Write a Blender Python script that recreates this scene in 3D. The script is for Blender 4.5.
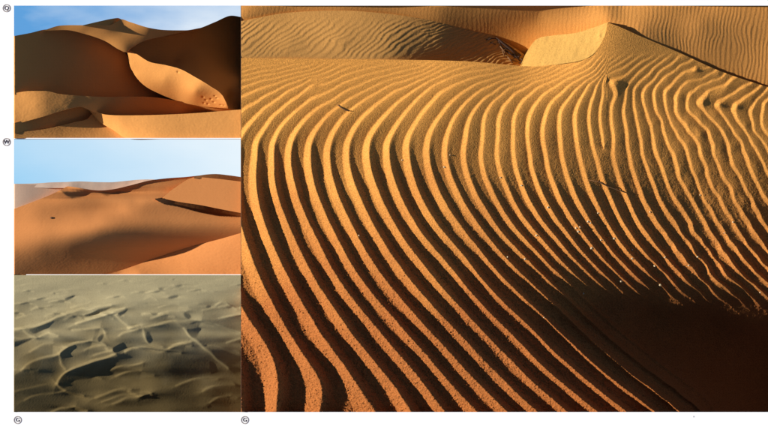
import bpy, math, random
import numpy as np

# ------------------------------------------------------------------ camera, sky, sun, exposure
PX = 0.005                      # metres per photograph pixel on the board's face
DIST = 8000.0                   # camera height above the board, in those pixels
FLOOR = -260.0                  # floor level under the board, same unit
SUN = np.array([-0.90, 0.15, 0.37]); SUN /= np.linalg.norm(SUN)

scene = bpy.context.scene
for o in list(bpy.data.objects):
    bpy.data.objects.remove(o)
col = scene.collection

cd = bpy.data.cameras.new('camera')
cam = bpy.data.objects.new('camera', cd)
cam.location = (0, 0, DIST * PX)
cam.rotation_euler = (0, 0, 0)
cd.sensor_width = 36.0
cd.lens = 36.0 * DIST / 768.0
cd.clip_start = 0.5
cd.clip_end = 500.0
col.objects.link(cam)
scene.camera = cam

world = bpy.data.worlds.new('World')
scene.world = world
world.use_nodes = True
wn = world.node_tree
bg = wn.nodes['Background']
skyn = wn.nodes.new('ShaderNodeTexSky')
skyn.sky_type = 'NISHITA'
skyn.sun_disc = False
skyn.altitude = 2500
skyn.air_density = 0.6
skyn.dust_density = 0.2
skyn.sun_elevation = math.asin(SUN[2])
skyn.sun_rotation = math.atan2(SUN[0], SUN[1])
wn.links.new(skyn.outputs[0], bg.inputs[0])
bg.inputs[1].default_value = 0.08

sl = bpy.data.lights.new('sun', 'SUN')
sl.energy = 5.0
sl.angle = math.radians(0.5)
sl.color = (1.0, 0.94, 0.85)
so = bpy.data.objects.new('sun', sl)
so.rotation_euler = (math.acos(SUN[2]), 0, math.atan2(SUN[1], SUN[0]) + math.pi / 2)
so.location = tuple(SUN * 30)
col.objects.link(so)

scene.view_settings.view_transform = 'Standard'
scene.view_settings.look = 'None'
scene.view_settings.exposure = 0.9
scene.view_settings.gamma = 1.0
scene.view_settings.use_curve_mapping = False

# ------------------------------------------------------------------ helpers
rng = np.random.default_rng(7)
TAB = rng.random((256, 256))

def vnoise(x, y, scale, seed=0):
    """smooth value noise in -1..1"""
    u = x / scale + seed * 17.31
    v = y / scale + seed * 9.77
    iu = np.floor(u).astype(int); iv = np.floor(v).astype(int)
    fu = u - iu; fv = v - iv
    fu = fu * fu * (3 - 2 * fu); fv = fv * fv * (3 - 2 * fv)
    a = TAB[iu % 256, iv % 256]; b = TAB[(iu + 1) % 256, iv % 256]
    c = TAB[iu % 256, (iv + 1) % 256]; d = TAB[(iu + 1) % 256, (iv + 1) % 256]
    return (a * (1 - fu) * (1 - fv) + b * fu * (1 - fv) + c * (1 - fu) * fv + d * fu * fv) * 2 - 1

def fbm(x, y, scale, seed=0, octaves=3):
    r = 0; a = 1.0
    for k in range(octaves):
        r = r + a * vnoise(x, y, scale, seed + k)
        a *= 0.5; scale *= 0.5
    return r

def sstep(a, b, x):
    t = np.clip((x - a) / (b - a), 0, 1)
    return t * t * (3 - 2 * t)

def poly_mask(x, y, pts, soft):
    inside = np.zeros(x.shape, bool); best = np.full(x.shape, 1e9)
    n = len(pts)
    for i in range(n):
        a, b = pts[i]; c, d = pts[(i + 1) % n]
        cond = ((b > y) != (d > y)) & (x < (c - a) * (y - b) / (d - b + 1e-9) + a)
        inside ^= cond
        ex, ey = c - a, d - b
        t = np.clip(((x - a) * ex + (y - b) * ey) / (ex * ex + ey * ey + 1e-9), 0, 1)
        best = np.minimum(best, np.hypot(x - a - t * ex, y - b - t * ey))
    sd = np.where(inside, best, -best)
    return sstep(-soft, soft, sd)

class TPS:
    """thin plate spline through control points"""
    def __init__(self, pts, reg=0.0):
        p = np.array(pts, float)
        self.s = 100.0
        self.c = p[:, :2] / self.s
        n = len(p)
        r2 = ((self.c[:, None] - self.c[None]) ** 2).sum(-1)
        K = 0.5 * r2 * np.log(r2 + 1e-12) + np.diag(np.broadcast_to(reg, n))
        P = np.hstack([np.ones((n, 1)), self.c])
        A = np.zeros((n + 3, n + 3))
        A[:n, :n] = K; A[:n, n:] = P; A[n:, :n] = P.T
        b = np.zeros(n + 3); b[:n] = p[:, 2]
        w = np.linalg.lstsq(A, b, rcond=None)[0]
        self.w = w[:n]; self.a = w[n:]
    def __call__(self, x, y):
        x = np.asarray(x, float); y = np.asarray(y, float)
        sh = x.shape
        X = x.ravel() / self.s; Y = y.ravel() / self.s
        out = self.a[0] + self.a[1] * X + self.a[2] * Y
        for (cx, cy), w in zip(self.c, self.w):
            r2 = (X - cx) ** 2 + (Y - cy) ** 2
            out += w * 0.5 * r2 * np.log(r2 + 1e-12)
        return out.reshape(sh)

def curve(pts):
    """smooth monotone curve y(x) through points"""
    p = sorted([(q[0], q[1]) for q in pts])
    xs = np.array([q[0] for q in p], float); ys = np.array([q[1] for q in p], float)
    h = np.diff(xs); dl = np.diff(ys) / h
    m = np.zeros(len(xs))
    m[0] = dl[0]; m[-1] = dl[-1]
    for i in range(1, len(xs) - 1):
        if dl[i - 1] * dl[i] > 0:
            m[i] = 2 * dl[i - 1] * dl[i] / (dl[i - 1] + dl[i]) * 0.5 + 0.25 * (dl[i - 1] + dl[i])
        else:
            m[i] = 0.0
    def f(x):
        x = np.asarray(x, float)
        i = np.clip(np.searchsorted(xs, x) - 1, 0, len(h) - 1)
        t = (x - xs[i]) / h[i]
        t = np.clip(t, 0, 1)
        return ((2*t**3 - 3*t**2 + 1) * ys[i] + (t**3 - 2*t**2 + t) * h[i] * m[i]
                + (-2*t**3 + 3*t**2) * ys[i+1] + (t**3 - t**2) * h[i] * m[i+1])
    return f

def relief(x0, x1, y0, y1, bright, w2=0.04, res=0.75):
    """height field whose slopes towards the sun give the wanted steepness of light: bright = cosine of the sun's angle on the sand"""
    nx = int((x1 - x0) / res); ny = int((y1 - y0) / res)
    X, Y = np.meshgrid(np.linspace(x0, x1, nx), np.linspace(y0, y1, ny))
    B = bright(X, Y)
    lh = math.hypot(SUN[0], SUN[1])
    sl_ = np.zeros_like(B)
    for _ in range(12):
        sl_ = 0.5 * sl_ + 0.5 * (B * np.sqrt(1 + sl_ ** 2) - SUN[2]) / lh
    p = np.clip(sl_, -0.5, 1.2) * (x1 - x0) / (nx - 1)
    p2 = np.hstack([p, -p[:, ::-1]]); p2 = np.vstack([p2, p2[::-1]])
    F = np.fft.fft2(p2)
    kx = 2 * np.pi * np.fft.fftfreq(2 * nx)[None]; ky = 2 * np.pi * np.fft.fftfreq(2 * ny)[:, None]
    den = kx ** 2 + w2 * ky ** 2; den[0, 0] = 1
    D = np.real(np.fft.ifft2(-1j * kx * F / den))[:ny, :nx]
    e = D[:, int((14.0 - x0) / res)]                  # keep the side that meets the board level
    kk = np.exp(-0.5 * (np.arange(-12, 13) / 5.0) ** 2); kk /= kk.sum()
    e = np.convolve(np.pad(e, 12, mode='edge'), kk, mode='valid')
    D -= e[:, None]
    def f(x, y):
        u = np.clip((x - x0) / (x1 - x0) * (nx - 1), 0, nx - 1.001); v = np.clip((y - y0) / (y1 - y0) * (ny - 1), 0, ny - 1.001)
        i = u.astype(int); j = v.astype(int); a = u - i; b = v - j
        return D[j, i] * (1 - a) * (1 - b) + D[j, i + 1] * a * (1 - b) + D[j + 1, i] * (1 - a) * b + D[j + 1, i + 1] * a * b
    return f

def world_pts(x, y, d):
    """photo pixel + height over the board -> metres"""
    k = (1 - d / DIST) * PX
    return np.stack([(x - 384) * k, (213 - y) * k, d * PX], -1)

def mesh_from_arrays(name, v, quads, smooth):
    me = bpy.data.meshes.new(name)
    me.vertices.add(len(v)); me.vertices.foreach_set('co', v.astype(np.float32).ravel())
    nf = len(quads)
    me.loops.add(nf * 4); me.loops.foreach_set('vertex_index', quads.astype(np.int32).ravel())
    me.polygons.add(nf)
    me.polygons.foreach_set('loop_start', np.arange(0, nf * 4, 4, dtype=np.int32))
    me.polygons.foreach_set('use_smooth', smooth)
    me.update(calc_edges=True)
    me.validate()
    return me

def tag(o, label=None, cat=None, group=None, kind=None):
    if label: o['label'] = label
    if cat: o['category'] = cat
    if group: o['group'] = group
    if kind: o['kind'] = kind
    return o

def link(name, me, m, parent=None, origin=None):
    o = bpy.data.objects.new(name, me)
    me.materials.append(m)
    if parent is not None:
        o.parent = parent
        o.matrix_parent_inverse = parent.matrix_world.inverted()
    col.objects.link(o)
    return o

def surface(name, x0, x1, top, bot, height, res, m, parent=None, base=FLOOR, hole=None):
    """a solid block of sand: height field between two curves with sides down to its base"""
    nx = max(4, int((x1 - x0) / res) + 1)
    xs = np.linspace(x0, x1, nx)
    tp = top(xs); bt = bot(xs)
    ny = max(3, int(np.max(bt - tp) / res) + 1)
    t = np.linspace(0, 1, ny)[:, None]
    X = np.repeat(xs[None], ny, 0)
    Y = tp[None] * (1 - t) + bt[None] * t
    D = height(X, Y)
    if hole is not None:         # under the board's face outside its opening
        hx0, hy0, hx1, hy1 = hole
        out = (X < hx0) | (X > hx1) | (Y < hy0) | (Y > hy1)
        D = np.where(out, np.minimum(D, -1.8), D)
    P = world_pts(X, Y, D).reshape(-1, 3)
    idx = np.arange(nx * ny).reshape(ny, nx)
    q = np.stack([idx[:-1, :-1], idx[1:, :-1], idx[1:, 1:], idx[:-1, 1:]], -1).reshape(-1, 4)
    ring = np.concatenate([idx[0, :], idx[1:, -1], idx[-1, -2::-1], idx[-2:0:-1, 0]])
    n = len(ring)
    a = P[ring]; b = a.copy(); b[:, 2] = base * PX
    off = len(P)
    i = np.arange(n); j = (i + 1) % n
    side = np.stack([off + i, off + j, off + n + j, off + n + i], -1)
    v = np.vstack([P, a, b])
    quads = np.vstack([q, side])
    cx, cy = v[:, 0].mean(), v[:, 1].mean()
    sm = np.concatenate([np.ones(len(q), bool), np.zeros(len(side), bool)])
    if parent is None:
        org = np.array([(v[:, 0].min() + v[:, 0].max()) / 2, (v[:, 1].min() + v[:, 1].max()) / 2, base * PX])
        me = mesh_from_arrays(name, v - org, quads, sm)
        o = link(name, me, m)
        o.location = org
        bpy.context.view_layer.update()
    else:
        org = np.array(parent.matrix_world.translation)
        me = mesh_from_arrays(name, v - org, quads, sm)
        me.materials.append(m)
        o = bpy.data.objects.new(name, me)
        o.parent = parent
        col.objects.link(o)
    return o

def empty(name, x, y, d=FLOOR):
    o = bpy.data.objects.new(name, None)
    o.location = world_pts(np.float64(x), np.float64(y), np.float64(d))
    o.empty_display_size = 0.05
    col.objects.link(o)
    bpy.context.view_layer.update()
    return o

# ------------------------------------------------------------------ materials
def nodes(m):
    m.use_nodes = True
    nt = m.node_tree
    return nt, nt.nodes, nt.links

def sand(name, c1, c2, patch=8.0, grain=150.0, bump=0.35, bdist=0.004, speck=0.25, drift=None):
    """sand: drifting colour patches, single grains, fine relief"""
    m = bpy.data.materials.new(name)
    nt, N, L = nodes(m)
    b = N['Principled BSDF']
    b.inputs['Roughness'].default_value = 0.95
    b.inputs['Specular IOR Level'].default_value = 0.08
    tc = N.new('ShaderNodeTexCoord')
    n1 = N.new('ShaderNodeTexNoise'); n1.inputs['Scale'].default_value = patch; n1.inputs['Detail'].default_value = 5
    n2 = N.new('ShaderNodeTexNoise'); n2.inputs['Scale'].default_value = grain; n2.inputs['Detail'].default_value = 2
    r1 = N.new('ShaderNodeValToRGB')
    r1.color_ramp.elements[0].position = 0.3; r1.color_ramp.elements[1].position = 0.7
    r1.color_ramp.elements[0].color = (*c1, 1); r1.color_ramp.elements[1].color = (*c2, 1)
    r2 = N.new('ShaderNodeMapRange'); r2.inputs[1].default_value = 0.3; r2.inputs[2].default_value = 0.7
    r2.inputs[3].default_value = 1 - speck; r2.inputs[4].default_value = 1 + speck
    mul = N.new('ShaderNodeVectorMath'); mul.operation = 'SCALE'
    bp = N.new('ShaderNodeBump'); bp.inputs['Strength'].default_value = bump; bp.inputs['Distance'].default_value = bdist
    for n in (n1, n2): L.new(tc.outputs['Object'], n.inputs['Vector'])
    if drift is None:
        L.new(n1.outputs[0], r1.inputs[0])
    else:                        # redder sand to one side of the dune; on olive sand, painted haze
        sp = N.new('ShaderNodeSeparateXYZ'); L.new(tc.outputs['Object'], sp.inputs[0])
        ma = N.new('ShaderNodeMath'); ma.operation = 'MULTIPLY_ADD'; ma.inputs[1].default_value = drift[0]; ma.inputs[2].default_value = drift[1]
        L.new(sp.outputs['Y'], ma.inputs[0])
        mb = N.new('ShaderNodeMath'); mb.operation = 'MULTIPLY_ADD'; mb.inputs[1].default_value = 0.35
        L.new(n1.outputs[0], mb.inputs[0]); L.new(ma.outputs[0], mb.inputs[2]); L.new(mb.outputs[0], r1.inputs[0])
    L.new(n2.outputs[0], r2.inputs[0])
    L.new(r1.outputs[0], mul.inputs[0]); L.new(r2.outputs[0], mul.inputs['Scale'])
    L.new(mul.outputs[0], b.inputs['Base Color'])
    L.new(n2.outputs[0], bp.inputs['Height']); L.new(bp.outputs[0], b.inputs['Normal'])
    return m

def plain(name, c, rough=0.8, var=0.12, scale=120.0):
    m = bpy.data.materials.new(name)
    nt, N, L = nodes(m)
    b = N['Principled BSDF']; b.inputs['Roughness'].default_value = rough
    b.inputs['Specular IOR Level'].default_value = 0.15
    tc = N.new('ShaderNodeTexCoord'); n = N.new('ShaderNodeTexNoise'); n.inputs['Scale'].default_value = scale
    r = N.new('ShaderNodeMapRange'); r.inputs[3].default_value = 1 - var; r.inputs[4].default_value = 1 + var
    mul = N.new('ShaderNodeVectorMath'); mul.operation = 'SCALE'; mul.inputs[0].default_value = c
    L.new(tc.outputs['Object'], n.inputs['Vector']); L.new(n.outputs[0], r.inputs[0])
    L.new(r.outputs[0], mul.inputs['Scale']); L.new(mul.outputs[0], b.inputs['Base Color'])
    return m

def sky_material(name, blue, white, gx, gy, g0, cloud, scale, stretch=2.5):
    """an open sky that shines: blue with a veil of thin cloud"""
    m = bpy.data.materials.new(name)
    nt, N, L = nodes(m)
    N.remove(N['Principled BSDF'])
    out = N['Material Output']
    em = N.new('ShaderNodeEmission'); em.inputs[1].default_value = 1.0 / 2 ** scene.view_settings.exposure
    tc = N.new('ShaderNodeTexCoord')
    mp = N.new('ShaderNodeMapping'); mp.inputs['Scale'].default_value = (1.0, stretch, 1.0)
    n = N.new('ShaderNodeTexNoise'); n.inputs['Scale'].default_value = scale; n.inputs['Detail'].default_value = 4
    n.inputs['Roughness'].default_value = 0.45
    dp = N.new('ShaderNodeVectorMath'); dp.operation = 'DOT_PRODUCT'; dp.inputs[1].default_value = (gx, gy, 0)
    ad = N.new('ShaderNodeMath'); ad.operation = 'MULTIPLY_ADD'; ad.inputs[1].default_value = cloud; 
    a2 = N.new('ShaderNodeMath'); a2.operation = 'ADD'; a2.inputs[1].default_value = g0 - cloud * 0.5; a2.use_clamp = True
    mx = N.new('ShaderNodeMix'); mx.data_type = 'RGBA'
    mx.inputs['A'].default_value = (*blue, 1); mx.inputs['B'].default_value = (*white, 1)
    L.new(tc.outputs['Object'], mp.inputs[0]); L.new(mp.outputs[0], n.inputs['Vector'])
    L.new(tc.outputs['Object'], dp.inputs[0])
    L.new(n.outputs[0], ad.inputs[0]); L.new(dp.outputs['Value'], ad.inputs[2])
    L.new(ad.outputs[0], a2.inputs[0]); L.new(a2.outputs[0], mx.inputs['Factor'])
    L.new(mx.outputs['Result'], em.inputs[0]); L.new(em.outputs[0], out.inputs[0])
    return m

M_board = plain('white_board_paint', (0.86, 0.86, 0.86), 0.7, 0.01, 40)
M_floor = plain('grey_floor', (0.3, 0.29, 0.28), 0.8, 0.1, 6)
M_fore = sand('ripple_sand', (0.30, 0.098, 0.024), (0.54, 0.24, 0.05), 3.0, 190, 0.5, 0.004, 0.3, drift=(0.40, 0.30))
M_slip = sand('loose_yellow_sand', (0.45, 0.245, 0.06), (0.47, 0.26, 0.064), 9.0, 260, 0.35, 0.003, 0.16)
M_mid = sand('middle_dune_sand', (0.43, 0.21, 0.055), (0.46, 0.225, 0.06), 5.0, 240, 0.35, 0.003, 0.15)
M_far = sand('far_dune_sand', (0.43, 0.185, 0.042), (0.46, 0.20, 0.048), 4.0, 240, 0.35, 0.003, 0.15)
M_gold = sand('golden_dune_sand', (0.51, 0.222, 0.058), (0.53, 0.232, 0.061), 6.0, 400, 0.15, 0.0012, 0.06)
M_red = sand('red_brown_sand', (0.46, 0.178, 0.054), (0.48, 0.188, 0.058), 6.0, 400, 0.08, 0.001, 0.05)
M_olive = sand('olive_sand', (0.135, 0.096, 0.038), (0.32, 0.27, 0.15), 7.0, 330, 0.15, 0.002, 0.10, drift=(0.95, 0.28))  # paler towards the top: haze and brightness painted into the sand colour
M_hill = sand('hazed_pale_rock', (0.53, 0.385, 0.285), (0.57, 0.42, 0.315), 14.0, 300, 0.06, 0.001, 0.03)  # distance haze painted into the hills' colour
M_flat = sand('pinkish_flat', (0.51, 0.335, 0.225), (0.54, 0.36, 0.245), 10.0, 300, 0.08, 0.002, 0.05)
M_wood = plain('charred_wood', (0.045, 0.025, 0.018), 0.9, 0.5, 90)
M_stick = plain('dry_brown_twig', (0.14, 0.07, 0.03), 0.9, 0.4, 90)
M_pebble = plain('pale_pebble', (0.55, 0.42, 0.24), 0.7, 0.2, 200)
M_rock = plain('dark_stone', (0.12, 0.06, 0.03), 0.9, 0.3, 100)
M_ring = plain('grey_ink', (0.30, 0.26, 0.24), 0.9, 0.2, 300)
M_ink = plain('dark_ink', (0.06, 0.04, 0.035), 0.9, 0.2, 300)
M_sky1 = sky_material('cloudy_blue_sky', (0.12, 0.36, 0.72), (0.92, 0.97, 1.0), 0.62, -0.35, 0.26, 0.75, 3.2)
M_sky2 = sky_material('hazy_blue_sky', (0.26, 0.60, 0.90), (0.93, 0.98, 1.0), 0.50, 0.60, 0.42, 0.22, 2.5)

# ------------------------------------------------------------------ the floor and the white board
def boxes(name, bs, m):
    v = []; f = []
    for (x0, y0, x1, y1, d0, d1) in bs:
        k = len(v)
        for d in (d0, d1):
            for (x, y) in ((x0, y0), (x1, y0), (x1, y1), (x0, y1)):
                v.append(tuple(world_pts(np.float64(x), np.float64(y), np.float64(d))))
        f += [(k, k+1, k+2, k+3), (k+7, k+6, k+5, k+4), (k, k+4, k+5, k+1), (k+1, k+5, k+6, k+2), (k+2, k+6, k+7, k+3), (k+3, k+7, k+4, k)]
    me = bpy.data.meshes.new(name); me.from_pydata(v, [], f); me.update()
    me.materials.append(m)
    return me

me = bpy.data.meshes.new('floor')
me.from_pydata([(-30, -30, 0), (30, -30, 0), (30, 30, 0), (-30, 30, 0)], [], [(0, 1, 2, 3)])
fl = link('floor', me, M_floor); fl.location = (0, 0, FLOOR * PX - 0.004)
tag(fl, kind='structure')

XL, XG, XR = 14.0, 241.0, 806.0
YT, Y12, Y23, YB = 5.6, 138.4, 274.7, 412.0
G = 0.2
board = empty('display_board', 384, 213)
tag(board, 'white display board with four rectangular openings filled with sand landscapes', 'board')
def board_part(name, bs, m=None):
    me = boxes(name, bs, m or M_board)
    o = bpy.data.objects.new(name, me); o.parent = board
    o.matrix_parent_inverse = board.matrix_world.inverted()
    col.objects.link(o)
M_side = plain('slate_bounce_paint', (0.075, 0.07, 0.11), 0.9, 0.2, 30)  # unseen sides, tinted for the cool light they bounce into the dark corner
M_part = plain('brown_bounce_board', (0.17, 0.11, 0.075), 0.9, 0.2, 30)  # brown chosen to bounce sunlight onto the shaded dune beside it
T = -1.2
board_part('margin', [(-40, -40, XL, 470, T, 0)])
board_part('margin', [(XL, -40, XR, YT, T, 0)])
board_part('margin', [(XL, YB, XR, 470, T, 0)])
board_part('margin', [(XR, -40, 850, 470, T, 0)])
board_part('partition', [(XG - G, YT, XG + 0.1, YB, FLOOR, -0.6)], M_part)
board_part('partition', [(XL, Y12 - 0.45, XG - G, Y12 + 0.45, FLOOR, 0)])
board_part('partition', [(XL, Y23 - 0.35, XG - G, Y23 + 0.35, FLOOR, -3)])
board_part('side', [(-40, -40, -34, 470, FLOOR, T)], M_side)
board_part('side', [(844, -40, 850, 470, FLOOR, T)], M_side)
board_part('side', [(-34, -40, 844, -34, FLOOR, T)], M_side)
board_part('side', [(-34, 464, 844, 470, FLOOR, T)], M_side)

# ------------------------------------------------------------------ large landscape: rippled dune
# crests of the sand ripples, traced on the photograph: number -> points
E = lambda ox, oy, *p: [(ox + a / 4.26, oy + b / 4.26) for a, b in p]
CR = {}
def cr(n, *pts):
    CR.setdefault(n, []).extend(pts)
R1, R2, R3, R4, R5, R6 = (241, 55), (421, 55), (588, 55), (241, 155), (421, 155), (588, 155)
R7, R8, R9, R10, R11, R12 = (241, 235), (421, 235), (588, 235), (241, 315), (421, 315), (588, 315)
cr(-7, *E(*R1, (0, 75), (120, 55)))
cr(-6, *E(*R1, (0, 92), (150, 62)))
cr(-5, *E(*R1, (0, 115), (150, 80), (260, 60)))
cr(-4, *E(*R1, (0, 145), (100, 110), (200, 85), (330, 60)))
cr(-3, *E(*R1, (0, 185), (100, 140), (200, 105), (300, 80), (420, 60)))
cr(-2, *E(*R1, (0, 250), (70, 205), (150, 155), (250, 110), (350, 80), (480, 58)),
   *E(*R10, (15, 0), (80, 60), (120, 150), (155, 260), (150, 409)), (241, 310))
cr(-1, *E(*R1, (5, 350), (40, 300), (100, 230), (200, 155), (300, 105), (420, 72), (540, 55)), (243.8, 235), (246.9, 240), (250.4, 255),
   *E(*R7, (60, 130), (115, 250), (195, 410)), *E(*R10, (155, 0), (230, 120), (325, 260), (345, 330), (332, 409)))
cr(0, *E(*R1, (70, 426), (75, 370), (110, 310), (170, 240), (240, 185), (330, 135), (450, 85), (580, 58)), (259, 205), (269, 235), (276.2, 255),
   *E(*R7, (190, 150), (250, 280), (335, 426)), *E(*R10, (300, 0), (350, 100), (450, 240), (580, 409)))
cr(1, *E(*R1, (140, 426), (145, 370), (180, 300), (250, 230), (330, 180), (430, 125), (540, 85), (660, 57)), (281.4, 205), (294, 235), (302.5, 255),
   *E(*R7, (300, 160), (370, 270), (470, 426)), *E(*R10, (420, 0), (540, 160), (640, 290), (720, 409)))
cr(2, *E(*R1, (210, 426), (220, 370), (260, 300), (330, 230), (400, 190), (500, 135), (620, 90), (767, 58)), (300.8, 205), (315, 235), (325.5, 255),
   *E(*R7, (390, 150), (480, 270), (595, 426)), *E(*R10, (540, 0), (700, 190), (767, 270)), (444.5, 411))
cr(3, *E(*R1, (295, 426), (300, 370), (340, 300), (400, 235), (470, 185), (560, 138), (680, 95), (767, 71)), (321.5, 205), (335, 235), (346.6, 255),
   *E(*R7, (500, 180), (600, 300), (710, 426)), *E(*R10, (645, 0), (767, 150)), (476, 411))
cr(4, *E(*R1, (378, 426), (385, 370), (415, 310), (470, 240), (540, 185), (640, 130), (767, 86)), (342, 205), (357, 235), (369, 255),
   *E(*R7, (600, 180), (700, 300), (767, 370)), *E(*R11, (0, 30), (180, 230), (370, 409)))
cr(5, *E(*R1, (460, 426), (465, 370), (500, 300), (560, 235), (640, 170), (767, 107)), (364, 205), (379.5, 235), (392.4, 255),
   *E(*R7, (680, 140), (767, 250)), *E(*R8, (100, 360)), *E(*R11, (85, 0), (300, 230), (490, 409)))
cr(6, *E(*R1, (545, 426), (550, 370), (590, 300), (640, 240), (700, 185), (767, 137)), (384.5, 205), (403, 235), (418.2, 255),
   *E(*R8, (0, 125), (100, 235), (180, 320)), *E(*R11, (205, 0), (400, 210), (620, 409)))
cr(7, *E(*R1, (630, 426), (635, 370), (670, 300), (720, 230), (767, 180)), (406.5, 205), (421, 236), *E(*R2, (60, 130), (130, 98), (200, 75)),
   *E(*R8, (85, 85), (150, 160), (270, 310)), *E(*R11, (305, 0), (500, 210), (755, 409)))
cr(8, *E(*R1, (718, 426), (715, 370), (767, 265)), *E(*R2, (60, 195), (130, 140), (190, 112), (300, 84)), (421, 199.6), *E(*R5, (80, 310), (185, 426)),
   *E(*R8, (230, 165), (340, 290)), *E(*R11, (415, 0), (600, 190), (767, 340)), (625.5, 411))
cr(9, *E(*R2, (35, 426), (40, 360), (90, 260), (150, 190), (210, 143), (300, 105), (400, 78)), *E(*R5, (60, 110), (110, 210), (190, 330), (272, 426)),
   *E(*R8, (340, 172), (450, 292)), *E(*R11, (520, 0), (767, 235)), (651, 411))
cr(10, *E(*R2, (110, 426), (115, 360), (140, 280), (190, 210), (260, 150), (340, 112), (450, 82)), *E(*R5, (150, 130), (225, 260), (352, 426)),
   *E(*R8, (470, 200), (590, 320)), *E(*R11, (615, 0), (767, 140)), *E(*R12, (200, 270), (390, 409)))
cr(11, *E(*R2, (190, 426), (200, 350), (210, 280), (250, 215), (310, 165), (400, 118), (490, 85)), *E(*R5, (240, 170), (310, 290), (437, 426)),
   *E(*R8, (540, 190), (625, 270)), (630, 354), (661, 378), (703, 411))
cr(12, *E(*R2, (262, 426), (270, 330), (280, 250), (320, 190), (390, 138), (470, 103), (540, 82)), *E(*R5, (300, 130), (365, 250), (510, 426)), *E(*R8, (620, 190)))
cr(13, *E(*R2, (330, 426), (335, 330), (345, 250), (385, 190), (440, 148), (510, 110), (580, 84)), *E(*R5, (375, 150), (440, 270), (575, 426)), *E(*R8, (690, 200)))
cr(14, *E(*R2, (400, 426), (400, 330), (405, 260), (430, 210), (480, 160), (540, 122), (610, 88)), *E(*R5, (430, 130), (500, 250), (635, 426)), (596, 279))
cr(15, *E(*R2, (470, 426), (460, 330), (470, 260), (505, 195), (555, 150), (600, 118), (660, 88)), *E(*R5, (510, 150), (560, 240), (700, 426)), (601, 271), (610, 279.6))
cr(16, *E(*R2, (540, 426), (525, 330), (540, 250), (560, 205), (610, 160), (660, 115), (715, 85)), *E(*R5, (570, 120), (620, 230), (760, 426)), (624.4, 279.6))
cr(17, *E(*R2, (605, 426), (600, 330), (605, 230), (640, 180), (685, 130), (740, 90)), *E(*R5, (640, 120), (700, 250)), (612.6, 255), (645, 285))
cr(18, *E(*R2, (680, 426), (665, 330), (665, 240), (690, 180), (720, 125), (767, 85)), *E(*R5, (715, 110), (760, 200)), (632, 255), (663, 288))
cr(19, *E(*R3, (40, 426), (15, 330), (10, 240), (35, 155), (75, 95)), *E(*R6, (60, 80), (100, 190), (160, 310), (250, 426)), (682, 291))
cr(20, *E(*R3, (115, 426), (105, 300), (105, 220), (130, 165), (160, 95)), *E(*R6, (150, 120), (190, 220), (250, 340), (320, 426)), (700.7, 295))
cr(21, *E(*R3, (185, 426), (165, 300), (160, 215), (170, 155), (205, 95)), *E(*R6, (215, 120), (250, 210), (320, 310), (395, 426)), (720.6, 298))
cr(22, *E(*R3, (240, 426), (220, 320), (200, 220), (205, 150), (250, 95)), *E(*R6, (280, 110), (340, 230), (400, 330), (475, 426)), (740.6, 302))
cr(23, *E(*R3, (300, 426), (275, 310), (245, 210), (250, 150), (300, 95)), *E(*R6, (350, 130), (415, 250), (480, 340), (530, 426)), (760, 305))
cr(24, *E(*R3, (365, 426), (325, 310), (290, 220), (295, 155), (350, 100)), *E(*R6, (410, 130), (470, 240), (540, 350), (590, 426)))
cr(25, *E(*R3, (430, 426), (380, 310), (345, 230), (345, 165), (400, 105)), *E(*R6, (470, 130), (530, 250), (600, 340), (650, 426)))
cr(26, *E(*R3, (490, 426), (440, 310), (400, 230), (395, 175), (450, 115)), *E(*R6, (535, 110), (600, 240), (650, 340), (715, 426)))
cr(27, *E(*R3, (550, 426), (500, 310), (450, 240), (445, 185), (510, 125)), *E(*R6, (600, 120), (665, 240), (720, 340), (767, 410)))
cr(28, *E(*R3, (610, 426), (560, 310), (510, 245), (500, 195), (570, 135)), *E(*R6, (660, 120), (730, 240), (767, 300)))
cr(29, *E(*R3, (680, 426), (620, 310), (570, 250), (560, 205), (630, 150)), *E(*R6, (720, 110), (767, 190)))
cr(30, *E(*R3, (740, 426), (680, 310), (630, 255), (620, 215), (700, 165)))
cr(32, *E(*R3, (767, 330), (745, 280), (740, 235), (767, 200)))
DISLOC = [(604.0, 148.0)]
def dis(x, y):
    r = 0
    for (a, b) in DISLOC:
        r = r - np.arctan2(x - a, y - b) / (2 * np.pi)
    return r
pp = []
for n, pts in CR.items():
    for (x, y) in pts:
        if y < 69.5: continue
        pp.append((x, y, n - float(dis(x, y))))
REG = 0.14
PHI = TPS(pp, reg=np.array([3e-5 + 2e-3 * float(sstep(80, 125, np.float64(q[1]))) + REG * float(sstep(150, 220, np.float64(q[1]))) * (1 - 0.97 * float(sstep(330, 350, np.float64(q[1])) * sstep(345, 325, np.float64(q[0])))) for q in pp]))

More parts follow.
